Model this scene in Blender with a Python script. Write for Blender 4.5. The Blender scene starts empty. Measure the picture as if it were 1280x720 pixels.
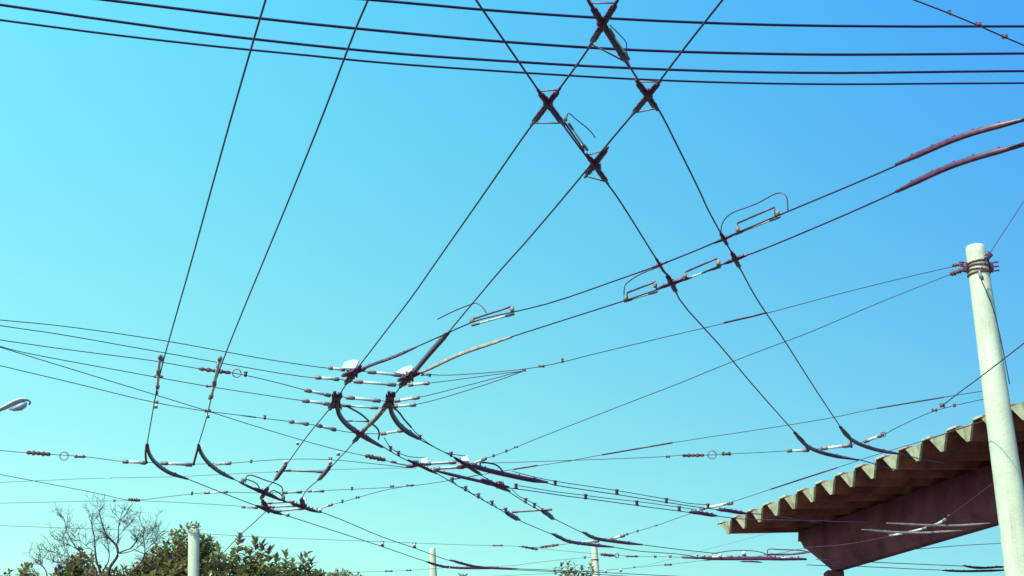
import bpy, bmesh, math, random
from mathutils import Vector, Matrix, noise
random.seed(7)
PI = math.pi
scn = bpy.context.scene
C = scn.collection

# ------------------------------------------------------------------ camera
F = 1800.0; PITCH = math.radians(20); EYE = Vector((0, 0, 1.6))
RT = Vector((1, 0, 0)); UP = Vector((0, -math.sin(PITCH), math.cos(PITCH))); FW = Vector((0, math.cos(PITCH), math.sin(PITCH)))
cam_d = bpy.data.cameras.new('camera'); cam = bpy.data.objects.new('camera', cam_d); C.objects.link(cam)
cam.location = EYE; cam.rotation_euler = (math.radians(90) + PITCH, 0, 0)
cam_d.sensor_width = 36; cam_d.lens = F / 1280 * 36; cam_d.clip_end = 3000; cam_d.clip_start = 0.05
scn.camera = cam

def ray(px, py):
    return (RT * ((px - 640) / F) + UP * ((360 - py) / F) + FW)
def at_z(px, py, z):            # point on a horizontal level
    d = ray(px, py); return EYE + d * ((z - EYE.z) / d.z)
def at_y(px, py, y):            # point on a facing vertical plane
    d = ray(px, py); return EYE + d * (y / d.y)
def mpp(p):                     # metres per pixel at a point
    return (p - EYE).dot(FW) / F

# ------------------------------------------------------------------ materials
def mat(name, col, rough=.6, metal=0, noise_amt=.25, scale=12, bump=.0, col2=None, spec=.3):
    m = bpy.data.materials.new(name); m.use_nodes = True
    nt = m.node_tree; b = nt.nodes['Principled BSDF']
    b.inputs['Roughness'].default_value = rough; b.inputs['Metallic'].default_value = metal
    b.inputs['Specular IOR Level'].default_value = spec
    tc = nt.nodes.new('ShaderNodeTexCoord'); n = nt.nodes.new('ShaderNodeTexNoise')
    n.inputs['Scale'].default_value = scale; n.inputs['Detail'].default_value = 6
    nt.links.new(tc.outputs['Object'], n.inputs['Vector'])
    r = nt.nodes.new('ShaderNodeValToRGB'); nt.links.new(n.outputs['Fac'], r.inputs['Fac'])
    c2 = col2 or [max(0, c * (1 - noise_amt)) for c in col]
    c1 = col if col2 else [min(1, c * (1 + noise_amt)) for c in col]
    r.color_ramp.elements[0].position = .32; r.color_ramp.elements[1].position = .68
    r.color_ramp.elements[0].color = (*c2, 1); r.color_ramp.elements[1].color = (*c1, 1)
    nt.links.new(r.outputs['Color'], b.inputs['Base Color'])
    if bump:
        bp = nt.nodes.new('ShaderNodeBump'); bp.inputs['Strength'].default_value = bump; bp.inputs['Distance'].default_value = .02
        nt.links.new(n.outputs['Fac'], bp.inputs['Height']); nt.links.new(bp.outputs['Normal'], b.inputs['Normal'])
    return m
WIRE = mat('wire_metal', (.06, .015, .075), .4, 0, .5, 7, spec=.5)
CABLE = mat('cable_sheath', (.030, .008, .070), .5, 0, .3, 3)
SPAN = mat('span_strand', (.11, .045, .09), .6, 0, .35, 9)
FIT = mat('dark_fitting', (.115, .018, .065), .42, 0, .5, 25, spec=.5)
STRAP = mat('runner_metal', (.13, .045, .095), .42, 0, .5, 30, spec=.5)
RUST = mat('rusty_steel', (.19, .07, .08), .7, 0, .4, 40)
GREY = mat('grey_runner', (.26, .17, .22), .6, 0, .3, 14)
PALE = mat('weathered_runner', (.42, .30, .26), .6, 0, .35, 18)
WHITE = mat('glazed_insulator', (.80, .72, .70), .35, 0, .12, 20)
CAP = mat('galvanised_cap', (.30, .20, .21), .5, .2, .4, 40)
COVER = mat('white_cover', (.80, .82, .74), .5, 0, .05, 10)

def concrete(name, c1, c2, stain, scale=3.0, streak=True):
    m = bpy.data.materials.new(name); m.use_nodes = True
    nt = m.node_tree; b = nt.nodes['Principled BSDF']; b.inputs['Roughness'].default_value = .9
    b.inputs['Specular IOR Level'].default_value = .15
    tc = nt.nodes.new('ShaderNodeTexCoord')
    n1 = nt.nodes.new('ShaderNodeTexNoise'); n1.inputs['Scale'].default_value = scale; n1.inputs['Detail'].default_value = 8
    mp = nt.nodes.new('ShaderNodeMapping'); mp.inputs['Scale'].default_value = (9, 9, .7) if streak else (2, 2, 2)
    n2 = nt.nodes.new('ShaderNodeTexNoise'); n2.inputs['Scale'].default_value = 1.2; n2.inputs['Detail'].default_value = 5
    n3 = nt.nodes.new('ShaderNodeTexNoise'); n3.inputs['Scale'].default_value = 60; n3.inputs['Detail'].default_value = 4
    for n in (n1, n3): nt.links.new(tc.outputs['Object'], n.inputs['Vector'])
    nt.links.new(tc.outputs['Object'], mp.inputs['Vector']); nt.links.new(mp.outputs[0], n2.inputs['Vector'])
    r1 = nt.nodes.new('ShaderNodeValToRGB'); r1.color_ramp.elements[0].position = .35; r1.color_ramp.elements[1].position = .65
    r1.color_ramp.elements[0].color = (*c1, 1); r1.color_ramp.elements[1].color = (*c2, 1)
    nt.links.new(n1.outputs['Fac'], r1.inputs['Fac'])
    r2 = nt.nodes.new('ShaderNodeValToRGB'); r2.color_ramp.elements[0].position = .5; r2.color_ramp.elements[1].position = .72
    r2.color_ramp.elements[0].color = (0, 0, 0, 1); r2.color_ramp.elements[1].color = (.75, .75, .75, 1)
    nt.links.new(n2.outputs['Fac'], r2.inputs['Fac'])
    mx = nt.nodes.new('ShaderNodeMix'); mx.data_type = 'RGBA'
    nt.links.new(r2.outputs['Color'], mx.inputs['Factor']); nt.links.new(r1.outputs['Color'], mx.inputs['A'])
    mx.inputs['B'].default_value = (*stain, 1)
    m3 = nt.nodes.new('ShaderNodeMix'); m3.data_type = 'RGBA'; m3.blend_type = 'OVERLAY'; m3.inputs['Factor'].default_value = .35
    nt.links.new(mx.outputs['Result'], m3.inputs['A']); nt.links.new(n3.outputs['Fac'], m3.inputs['B'])
    nt.links.new(m3.outputs['Result'], b.inputs['Base Color'])
    bp = nt.nodes.new('ShaderNodeBump'); bp.inputs['Strength'].default_value = .35; bp.inputs['Distance'].default_value = .01
    nt.links.new(n3.outputs['Fac'], bp.inputs['Height']); nt.links.new(bp.outputs['Normal'], b.inputs['Normal'])
    return m
POLE = concrete('pole_concrete', (.60, .53, .41), (.72, .65, .51), (.40, .31, .22), 2.5)
ENDC = concrete('gutter_end_concrete', (.44, .36, .24), (.64, .54, .38), (.22, .14, .09), 7)
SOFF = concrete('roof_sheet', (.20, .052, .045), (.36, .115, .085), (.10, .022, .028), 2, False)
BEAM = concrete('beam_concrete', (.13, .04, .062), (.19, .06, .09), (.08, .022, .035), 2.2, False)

# ------------------------------------------------------------------ mesh helpers
def link(name, bm, m, parent=None, loc=None, smooth=True):
    loc = loc if loc is not None else (parent_loc(parent) if parent else Vector())
    me = bpy.data.meshes.new(name)
    bmesh.ops.translate(bm, verts=bm.verts, vec=-loc)
    bmesh.ops.recalc_face_normals(bm, faces=bm.faces)
    for f in bm.faces: f.smooth = smooth
    bm.to_mesh(me); bm.free(); me.materials.append(m)
    o = bpy.data.objects.new(name, me); C.objects.link(o)
    if parent: o.parent = parent
    else: o.location = loc
    return o
def parent_loc(p):
    v = Vector()
    while p: v += p.location; p = p.parent
    return v
def tag(o, label=None, cat=None, group=None, kind=None):
    if label: o['label'] = label
    if cat: o['category'] = cat
    if group: o['group'] = group
    if kind: o['kind'] = kind
    return o
def empty(name, loc, label, cat, group=None):
    o = bpy.data.objects.new(name, None); C.objects.link(o); o.location = loc; o.empty_display_size = .2
    return tag(o, label, cat, group)
def smooth_pts(P, n=6):
    """centripetal Catmull-Rom: no overshoot on unevenly spaced points"""
    if len(P) < 3: return list(P)
    Q = [P[0] * 2 - P[1]] + list(P) + [P[-1] * 2 - P[-2]]
    out = []
    for i in range(1, len(Q) - 2):
        p0, p1, p2, p3 = Q[i - 1], Q[i], Q[i + 1], Q[i + 2]
        t0 = 0; t1 = t0 + max(1e-5, (p1 - p0).length ** .5); t2 = t1 + max(1e-5, (p2 - p1).length ** .5); t3 = t2 + max(1e-5, (p3 - p2).length ** .5)
        for k in range(n):
            t = t1 + (t2 - t1) * k / n
            A1 = p0 * ((t1 - t) / (t1 - t0)) + p1 * ((t - t0) / (t1 - t0)); A2 = p1 * ((t2 - t) / (t2 - t1)) + p2 * ((t - t1) / (t2 - t1)); A3 = p2 * ((t3 - t) / (t3 - t2)) + p3 * ((t - t2) / (t3 - t2))
            B1 = A1 * ((t2 - t) / (t2 - t0)) + A2 * ((t - t0) / (t2 - t0)); B2 = A2 * ((t3 - t) / (t3 - t1)) + A3 * ((t - t1) / (t3 - t1))
            out.append(B1 * ((t2 - t) / (t2 - t1)) + B2 * ((t - t1) / (t2 - t1)))
    out.append(P[-1]); return out
def frame(t):
    s = t.cross(Vector((0, 0, 1)))
    if s.length < 1e-4: s = Vector((1, 0, 0))
    s.normalize(); return s, s.cross(t).normalized()
def sweep(bm, P, prof):
    """prof(i, n) -> list of (side, up) offsets"""
    rings = []; n = len(P)
    for i, p in enumerate(P):
        t = (P[min(i + 1, n - 1)] - P[max(i - 1, 0)]).normalized(); s, u = frame(t)
        rings.append([bm.verts.new(p + s * a + u * b) for a, b in prof(i, n)])
    for A, B in zip(rings, rings[1:]):
        k = len(A)
        for j in range(k): bm.faces.new((A[j], A[(j + 1) % k], B[(j + 1) % k], B[j]))
    bm.faces.new(rings[0]); bm.faces.new(rings[-1][::-1])
def tube(bm, P, r, seg=7, sm=True, n=5):
    if sm: P = smooth_pts(P, n)
    rr = r if callable(r) else (lambda i, m: r)
    sweep(bm, P, lambda i, m: [(rr(i, m) * math.cos(2 * PI * k / seg), rr(i, m) * math.sin(2 * PI * k / seg)) for k in range(seg)])
def flat(bm, P, w, h, taper=.35, sm=True):
    if sm: P = smooth_pts(P, 6)
    def pr(i, m):
        e = min(i, m - 1 - i) / max(1, m - 1); f = taper + (1 - taper) * min(1, e * 6)
        a, b = w / 2, h / 2 * f
        c = min(a, b) * .35
        return [(-a, -b + c), (-a + c, -b), (a - c, -b), (a, -b + c), (a, b - c), (a - c, b), (-a + c, b), (-a, b - c)]
    sweep(bm, P, pr)
def box(bm, c, sx, sy, sz, d=None, bev=.15):
    """box centred at c, long axis along d"""
    t = (d or Vector((0, 1, 0))).normalized(); s, u = frame(t)
    r = bmesh.ops.create_cube(bm, size=1)
    M = Matrix.Translation(c) @ Matrix((( s.x, t.x, u.x, 0), (s.y, t.y, u.y, 0), (s.z, t.z, u.z, 0), (0, 0, 0, 1))) @ Matrix.Diagonal((sx, sy, sz, 1))
    bmesh.ops.transform(bm, matrix=M, verts=r['verts'])
    es = list({e for v in r['verts'] for e in v.link_edges})
    bmesh.ops.bevel(bm, geom=es, offset=min(sx, sy, sz) * bev, segments=1, affect='EDGES')
def ball(bm, c, r, sx=1, sy=1, sz=1):
    q = bmesh.ops.create_icosphere(bm, subdivisions=2, radius=r)
    bmesh.ops.transform(bm, matrix=Matrix.Translation(c) @ Matrix.Diagonal((sx, sy, sz, 1)), verts=q['verts'])
def torus(bm, c, R, r, axis):
    s, u = frame(axis.normalized()); t = s; v = axis.normalized()
    P = [c + (t * math.cos(a) + v * math.sin(a)) * R for a in [2 * PI * k / 14 for k in range(15)]]
    tube(bm, P, r, 6, False)

ZW = 5.80; ZS = 5.88
def conv(pts, z):
    return [at_z(p[0], p[1], p[2] if len(p) > 2 else z) for p in pts]
def extend(P, a, b):
    P = list(P); a, b = [q * 5 if q >= 3 else q for q in (a, b)]
    if a: P.insert(0, P[0] + (P[0] - P[1]).normalized() * a)
    if b: P.append(P[-1] + (P[-1] - P[-2]).normalized() * b)
    return P

# ------------------------------------------------------------------ parts of the overhead line
def insulator(par, a, b, w=4.5, z=ZS, m=None, caps=True):
    """white rod between two fittings, ends are sub-parts"""
    A, B = at_z(*a, z), at_z(*b, z); r = w * .5 * mpp((A + B) / 2); d = (B - A).normalized(); L = (B - A).length
    bm = bmesh.new()
    e = min(.03, L * .1)
    tube(bm, [A + d * e, B - d * e], r * .8, 10, False)
    o = link('insulator', bm, m or WHITE, par)
    if caps:
        for q, s in ((A, 1), (B, -1)):
            bm = bmesh.new(); k = min(.055, L * .16)
            tube(bm, [q - d * s * k * .5, q - d * s * k * .35, q + d * s * k, q + d * s * k * 1.4], lambda i, m_: r * (.5, 1.15, 1.15, .85)[i], 10, False)
            link('end_cap', bm, CAP, o)
    return o
def turnbuckle(par, a, b, w=4, z=ZS):
    A, B = at_z(*a, z), at_z(*b, z); r = w * .5 * mpp(A); d = (B - A); n = 5
    bm = bmesh.new(); s, u = frame(d.normalized())
    for q in (-1, 1): tube(bm, [A + s * q * r * .6 + d * .1, A + s * q * r * .6 + d * .9], r * .35, 6, False)
    for k in range(n):
        c = A + d * ((k + .5) / n); box(bm, c, r * 2.1, d.length / n * .5, r * (1.7 + .5 * (k % 2)), d)
    tube(bm, [A, B], r * .8, 8, False)
    return link('turnbuckle', bm, RUST, par)
def ring(par, c, rp, z=ZS):
    P = at_z(*c, z); bm = bmesh.new(); k = mpp(P)
    # shackle ring standing upright along the wire
    t = Vector((1, 0, 0)); u = Vector((0, -.25, 1)).normalized()
    pts = [P + (t * math.cos(a) * 1.05 + u * math.sin(a)) * rp * k for a in [2 * PI * i / 18 for i in range(19)]]
    tube(bm, pts, .7 * k, 6, False); return link('ring', bm, CAP, par)
def clamp(par, c, w=5, h=4, z=ZS, m=None, d=None):
    P = at_z(*c, z); k = mpp(P); bm = bmesh.new(); D = d or Vector((1, 0, 0))
    box(bm, P, h * .7 * k, w * k, h * .55 * k, D)
    for s in (-.32, .32):
        Q = P + D.normalized() * s * w * k
        tube(bm, [Q - Vector((0, 0, h * .5 * k)), Q + Vector((0, 0, h * .62 * k))], h * .16 * k, 6, False)
        box(bm, Q + Vector((0, 0, h * .45 * k)), h * .5 * k, h * .45 * k, h * .25 * k, D)
    return link('clamp', bm, m or RUST, par)
def span(label, pts, w=1.3, z=ZS, ext=(0, 0), ins=(), tb=(), rings=(), clamps=(), rods=(), group='span wires'):
    P = extend(conv(pts, z), *ext)
    root = empty('span_wire', P[0], label, 'span wire', group)
    pm = P[len(P) // 2]; bm = bmesh.new(); tube(bm, P, .0044 * w / 1.3, 6, n=4)
    link('strand', bm, SPAN, root)
    def zat(x):
        for p, q in zip(pts, pts[1:]):
            if min(p[0], q[0]) <= x <= max(p[0], q[0]):
                za = p[2] if len(p) > 2 else z; zb = q[2] if len(q) > 2 else z
                return za + (zb - za) * (x - p[0]) / ((q[0] - p[0]) or 1)
        return z
    for i in ins: insulator(root, i[0], i[1], i[2] if len(i) > 2 else 4.5, zat(i[0][0]))
    for i in rods:
        o = insulator(root, i[0], i[1], i[2] if len(i) > 2 else 2.4, zat(i[0][0]), FIT, False); o.name = 'rod'
    for i in tb: turnbuckle(root, i[0], i[1], i[2] if len(i) > 2 else 4, zat(i[0][0]))
    for i in rings: ring(root, i[:2], i[2], zat(i[0]))
    for i in clamps: clamp(root, i[:2], *(i[2:4] if len(i) > 3 else (5, 3.5)), z=zat(i[0]))
    return root
HOST = {}
def host_y(host, px, py):
    pts, P = HOST[host]; best = (1e9, 0)
    for (a, b), (A, B) in zip(zip(pts, pts[1:]), zip(P, P[1:])):
        dx, dy = b[0] - a[0], b[1] - a[1]; L = dx * dx + dy * dy or 1
        t = max(0, min(1, ((px - a[0]) * dx + (py - a[1]) * dy) / L))
        q = (a[0] + dx * t - px) ** 2 + (a[1] + dy * t - py) ** 2
        if q < best[0]: best = (q, A.y + (B.y - A.y) * t)
    return best[1]
def contact(key, label, pts, w=None, ext=(0, 0), z=ZW, clips=(), jumpers=(), m=None, name='contact_wire', group='trolley contact wires'):
    P0 = conv(pts, z); HOST[key] = (pts, P0); P = extend(P0, *ext)
    root = empty(name, P[0], label, 'wire', group)
    bm = bmesh.new(); tube(bm, P, w or .0065, 8, n=4); link('conductor', bm, m or WIRE, root)
    for c in clips:
        y = host_y(key, *c); B = at_y(c[0], c[1], y); k = mpp(B); bm = bmesh.new()
        d = Vector((P0[-1] - P0[0]).to_tuple())
        box(bm, B + Vector((0, 0, 1.0 * k)), 2.4 * k, 3.4 * k, 5.2 * k, d)
        box(bm, B + Vector((0, 0, -2.2 * k)), 2.8 * k, 4.4 * k, 1.6 * k, d)
        tube(bm, [B + Vector((-2.4 * k, 0, 2.6 * k)), B + Vector((2.4 * k, 0, 2.6 * k))], .9 * k, 6, False)
        link('clip', bm, FIT, root)
    for j in jumpers: jumper(root, key, j)
    return root
def jumper(root, key, pts, r=.0055, m=None, name='jumper'):
    Q = [at_y(p[0], p[1], host_y(key, p[0], p[1])) for p in pts]
    bm = bmesh.new(); tube(bm, Q, r, 6, n=5); return link(name, bm, m or WIRE, root)
def runner(root, pts, wpx=4.5, z=ZW, m=None, name='runner', bolts=5, taper=.35):
    P = conv(pts, z); k = mpp(P[len(P) // 2]); bm = bmesh.new(); S = smooth_pts(P, 6)
    flat(bm, S, wpx * k * .75, wpx * k, taper, False)
    for i in range(bolts):
        c = S[int((i + .7) / (bolts + .4) * (len(S) - 1))]
        tube(bm, [c + Vector((0, 0, -wpx * k * .2)), c + Vector((0, 0, wpx * k * .78))], wpx * k * .16, 6, False)
        box(bm, c + Vector((0, 0, wpx * k * .6)), wpx * k * .42, wpx * k * .42, wpx * k * .25)
    return link(name, bm, m or STRAP, root)
def switch(label, pts, post=None, w=4.5, m=None, cat='wire switch'):
    P = conv(pts, ZW); root = empty('wire_switch', P[0], label, cat, 'curved wire switches')
    runner(root, pts, w, m=m)
    if post:
        Q = conv(post, ZW); k = mpp(Q[0]); bm = bmesh.new(); flat(bm, Q, 2.6 * k, 3.2 * k, .7)
        ball(bm, Q[-1], 2.2 * k); link('strut', bm, FIT, root)
    return root
def crossing(label, c, lines, w=6, cover=None, braces=True, size=1.0, bodysz=(9, 11)):
    """frog where wires cross: bars along every wire, a centre casting, nuts, end braces"""
    O = at_z(*c, ZW); k = mpp(O); root = empty('wire_crossing', O, label, 'wire crossing', 'overhead wire crossings')
    ends = []
    for a, b in lines:
        A, B = at_z(*a, ZW), at_z(*b, ZW); bm = bmesh.new(); d = (B - A).normalized(); s, u = frame(d)
        flat(bm, [A, A.lerp(B, .25), A.lerp(B, .75), B], w * k * .45, w * k * .8, .45, False)
        for q in (-1, 1):
            flat(bm, [A.lerp(B, .12) + s * q * w * k * .42, A.lerp(B, .88) + s * q * w * k * .42], w * k * .18, w * k * .55, .6, False)
        for t in (.2, .34, .66, .8):
            p = A.lerp(B, t); tube(bm, [p - s * w * k * .6, p + s * w * k * .6], w * k * .13, 6, False)
            tube(bm, [p, p + Vector((0, 0, w * k * .75))], w * k * .14, 6, False)
        link('bar', bm, FIT, root); ends.append((A, B))
    bm = bmesh.new()
    box(bm, O, bodysz[0] * k, bodysz[1] * k * 1.1, w * k * .9, ends[0][1] - ends[0][0], .2)
    box(bm, O + Vector((0, 0, w * k * .55)), bodysz[0] * k * .7, bodysz[1] * k * .7, w * k * .6, ends[-1][1] - ends[-1][0], .2)
    for i in range(6):
        a = i * PI / 3 + .3; q = O + Vector((math.cos(a) * bodysz[0] * k * .6, math.sin(a) * bodysz[1] * k * .8, 0))
        tube(bm, [q - Vector((0, 0, w * k * .4)), q + Vector((0, 0, w * k * random.uniform(.3, .85)))], w * k * .15, 6, False)
    link('casting', bm, FIT, root)
    if braces and len(ends) > 1:
        for i in (0, 1):
            a, b = ends[0][i], ends[1][i]
            bm = bmesh.new(); a = a.lerp(O, .12); b = b.lerp(O, .12)
            tube(bm, [a, b], w * k * .14, 6, False); link('brace', bm, CAP, root)
    if cover:
        y = O.y; Q = [at_y(x, yy, y) for x, yy in cover]; bm = bmesh.new()
        v1 = [bm.verts.new(q + Vector((0, -.02, 0))) for q in Q]; v2 = [bm.verts.new(q + Vector((0, .05, .012))) for q in Q]
        bm.faces.new(v1); bm.faces.new(v2[::-1]); n = len(Q)
        for i in range(n): bm.faces.new((v1[i], v1[(i + 1) % n], v2[(i + 1) % n], v2[i]))
        link('cover', bm, COVER, root, smooth=False)
    return root
def section(label, a, b, host, rods=(), bars=(), loops=(), ends=True, w=3.2):
    """section insulator: pale insulating rods and dark runners hung on one contact wire"""
    A, B = at_z(*a, ZW), at_z(*b, ZW); k = mpp(A); root = empty('section_insulator', A, label, 'section insulator', 'section insulators')
    for p, q in rods:
        o = insulator(root, p, q, w, ZW); o.name = 'insulating_rod'
    for j in bars:
        Q = [at_y(p[0], p[1], host_y(host, p[0], p[1])) for p in j]; bm = bmesh.new()
        flat(bm, Q, 2.2 * k, 3.0 * k, .6, len(Q) > 2); 
        if len(j) == 2:
            for p in j:
                T = at_y(p[0], p[1], host_y(host, p[0], p[1]))
                tube(bm, [T, Vector((T.x, T.y, ZW))], .8 * k, 6, False)
        link('arcing_bar', bm, FIT, root)
    for j in loops: jumper(root, host, j, .75 * k, FIT, 'loop')
    if ends:
        for E in (A, B):
            bm = bmesh.new(); box(bm, E + Vector((0, 0, 1.5 * k)), 4 * k, 5 * k, 6 * k, B - A, .25)
            for i in range(4):
                q = E + (B - A).normalized() * (i - 1.5) * 1.6 * k
                tube(bm, [q, q + Vector((random.uniform(-1, 1) * k, 0, (4 + i % 2 * 2) * k))], .8 * k, 6, False)
            link('end_clamp', bm, CAP, root)
    return root

# ================================================================== contact wires
contact('L1', 'leftmost contact wire hanging steeply from the top edge down to the left wire switch',
        [(332, 0), (320, 40), (293, 133), (264, 237), (237, 335), (223, 384), (204, 452), (197, 482), (184, 554)], ext=(6, 0))
contact('L2', 'contact wire just right of the leftmost one, ending at the second wire switch',
        [(460, 0), (445, 35), (407, 135), (365, 240), (337, 308), (305, 385), (279, 450), (268, 482), (258, 523), (248, 556)], ext=(6, 0))
contact('L3', 'left contact wire of the pair running from the topmost frog down left to the cluster',
        [(800, -45), (772, 0), (752, 32), (738, 57), (685, 130), (660, 163), (610, 235), (540, 335), (517, 368), (457, 447), (441, 468), (420, 500)], ext=(6, 0))
contact('L4', 'right contact wire of the pair slanting down left to the cluster',
        [(903, 0), (858, 57), (810, 120), (768, 170), (712, 238), (655, 305), (628, 335), (575, 398), (550, 428), (510, 473), (487, 500)], ext=(6, 0))
contact('R1', 'left contact wire of the pair dropping right to the roof side switches',
        [(565, -45), (595, 0), (633, 55), (685, 130), (725, 185), (767, 240), (783, 264), (825, 331), (840, 353), (850, 375), (900, 432), (940, 480), (993, 540)], ext=(6, 0))
contact('R2', 'right contact wire of the pair dropping right from the topmost frog to the roof side',
        [(717, -30), (735, 0), (752, 32), (787, 83), (810, 120), (822, 135), (848, 185), (875, 240), (885, 262), (919, 324), (945, 372), (975, 417), (1015, 480), (1050, 533)], ext=(6, 0))
contact('P1', 'lower contact wire of the pair climbing rightward from the clustered crossings to the right edge',
        [(523, 467), (545, 457), (575, 443), (606, 432), (680, 408), (780, 376), (819, 363), (861, 348), (919, 324), (945, 315), (1060, 267), (1193, 208), (1260, 185)], ext=(0, 5))
contact('P2', 'upper contact wire of the pair climbing rightward from the clustered crossings to the right edge',
        [(441, 466), (490, 447), (540, 425), (590, 403), (606, 398), (683, 380), (780, 347), (825, 331), (875, 311), (919, 292), (945, 281), (1060, 233), (1193, 177), (1260, 155)], ext=(0, 5))
contact('E1', 'contact wire going down left from the crossings through a short switch to the tree tops',
        [(420, 500), (412, 511), (384, 545), (344, 600), (332, 612), (327, 623), (333, 637), (322, 649), (300, 669), (280, 690), (262, 708)], ext=(0, 5))
HOST['E1b'] = HOST['E1']
contact('E2', 'contact wire going down left from the lower crossing to the looped crossing on the left',
        [(487, 506), (468, 528), (450, 543), (437, 559), (422, 575), (398, 600), (386, 610), (379, 620), (378, 632)])
contact('C1', 'lower contact wire sloping from the left wire switch down right below the crossings',
        [(235, 599), (283, 618), (320, 632), (360, 645), (477, 683), (533, 702), (560, 709), (613, 711), (700, 715), (780, 720)], ext=(0, 6),
        clips=[(478, 680)])
contact('C2', 'upper contact wire sloping from the second wire switch through the looped crossing to bottom centre',
        [(292, 599), (303, 604), (333, 617), (373, 632), (407, 642), (480, 672), (518, 685), (563, 701), (600, 709), (647, 711), (720, 714), (800, 718)], ext=(0, 6),
        clips=[(518, 682)])
contact('D1', 'left of two clipped contact wires running down right towards the far pole',
        [(478, 558), (498, 570), (514, 578), (542, 590), (565, 603), (598, 622), (632, 641), (648, 650), (690, 668)],
        clips=[(488, 561), (498, 567), (565, 600), (582, 611), (598, 620), (615, 629), (632, 638)],
        jumpers=[[(480, 547), (487, 558), (498, 566), (513, 571), (532, 572)],
                 [(565, 599), (573, 608), (582, 610), (590, 617), (598, 619), (607, 627), (615, 628), (623, 636), (632, 637)]])
contact('D2', 'right of two clipped contact wires running down right towards the far pole',
        [(522, 548), (545, 560), (570, 573), (587, 585), (606, 597), (625, 607), (638, 616), (660, 630), (680, 641), (692, 648), (728, 666)],
        clips=[(525, 547), (564, 568), (657, 626), (668, 632)],
        jumpers=[[(509, 528), (518, 539), (525, 546), (540, 557), (555, 565), (567, 568), (582, 570)], [(640, 612), (650, 621), (657, 624), (668, 630), (680, 638)]])
contact('T1', 'lower clipped contact wire crossing towards the left end of the concrete roof',
        [(636, 610), (660, 613), (707, 620), (732, 623), (797, 632), (850, 639), (895, 645), (932, 649), (975, 650), (1010, 651)], ext=(0, 1.0),
        clips=[(645, 608), (732, 621), (796, 629), (849, 636)],
        jumpers=[[(648, 607), (690, 614), (730, 619), (760, 623), (797, 627), (849, 634), (870, 637)]])
contact('T2', 'upper clipped contact wire crossing towards the left end of the concrete roof',
        [(660, 598), (680, 603), (697, 607), (770, 618), (833, 628), (873, 634), (897, 637), (932, 641), (968, 645), (1000, 650)], ext=(0, .5),
        clips=[(694, 604), (771, 615), (833, 626), (885, 633)],
        jumpers=[[(640, 589), (667, 596), (697, 602), (770, 613), (833, 624), (860, 629), (885, 631)]])
contact('U1', 'contact wire leaving the bottom centre switch, lower of its pair, towards the far insulator cluster',
        [(767, 684), (800, 689), (852, 693), (873, 697)])
contact('U2', 'contact wire leaving the bottom centre switch, upper of its pair, towards the far insulator cluster',
        [(803, 681), (850, 687), (897, 692)])
contact('V1', 'upper contact wire continuing from a roof side switch, low across the concrete roof edge',
        [(1125, 567), (1140, 571), (1155, 575), (1180, 579)], ext=(0, 0))
contact('V2', 'contact wire running on right of the lower left wire switch, across the pale roof gutters',
        [(1072, 574), (1090, 579), (1105, 584), (1125, 588)], ext=(0, 0))
contact('Z1', 'far contact wire under the shelter beam, lower of the two by the right edge',
        [(1008, 706), (1027, 707), (1073, 708), (1193, 713), (1255, 712)], ext=(0, 4), z=5.8)
contact('Z2', 'far contact wire under the shelter beam, upper of the two by the right edge',
        [(1020, 699), (1097, 703), (1213, 708), (1255, 710)], ext=(0, 4), z=5.8)
contact('Z3', 'far wire low behind the concrete beam meeting the right pole',
        [(1080, 690), (1150, 686), (1200, 682), (1252, 679)], ext=(1, 5), z=6.6)

# ================================================================== switches and crossings
switch('leftmost curved wire switch where the steepest left wire bends onto the span', [(184, 555), (187, 568), (196, 580), (212, 591), (235, 599)], [(183, 556), (182, 568), (183, 578)], 4.6)
switch('second curved wire switch from the left, on same span as the leftmost', [(248, 556), (252, 567), (262, 580), (275, 590), (292, 599)], [(248, 558), (245, 569), (242, 580)], 4.6)
switch('curved wire switch just left above the corrugated roof, left of its pair', [(993, 540), (1001, 550), (1013, 560), (1035, 568), (1072, 575)], [(993, 541), (1004, 551), (1010, 563)], 4.4)
switch('curved wire switch above the corrugated roof, right of its pair', [(1050, 533), (1058, 544), (1072, 554), (1095, 562), (1127, 568)], [(1050, 534), (1062, 546), (1064, 558)], 4.4)
switch('dark wire switch at bottom left of centre, lower of two beside the thin far pole', [(533, 702), (545, 706), (560, 709), (613, 711)], None, 2.8, FIT)
switch('dark wire switch at bottom left of centre, upper of two, right of the thin pole', [(563, 700), (580, 705), (600, 709), (647, 711)], None, 2.8, FIT)
switch('lower left switch of the pair over the far right pole top', [(690, 667), (700, 672), (712, 677), (740, 681), (767, 684)], None, 3.8)
switch('upper right switch of the pair over the far right pole top', [(728, 665), (745, 673), (770, 677), (803, 681)], None, 3.8)
switch('short dark switch hanging left on the wire above the looped crossing', [(357, 582), (351, 590), (344, 600)], None, 5.2, STRAP)
switch('short dark switch on the right wire above the looped crossing', [(413, 582), (407, 590), (398, 600)], None, 5.2, STRAP)
switch('grey curved switch in front of the shadowed beam, upper one', [(1108, 654), (1147, 656), (1193, 657), (1238, 654)], None, 2.6, GREY)
switch('grey curved switch in front of the shadowed beam, lower one', [(1077, 662), (1113, 665), (1153, 666), (1203, 663)], None, 2.6, GREY)
switch('small far switch low at the right pole, upper one', [(1203, 707), (1225, 710), (1257, 708)], None, 2.6, FIT)
switch('small far switch low at the right pole, lower one', [(1178, 713), (1205, 714), (1257, 713)], None, 2.6, FIT)
switch('heavy dark curved runner from the left crossing down to the lower crossing', [(421, 506), (424, 518), (433, 530), (449, 542), (478, 559)], None, 6.0, FIT)
switch('heavy dark curved runner dropping from the right crossing of the cluster', [(487, 506), (491, 519), (503, 535), (524, 549)], None, 6.0, FIT)
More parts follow.
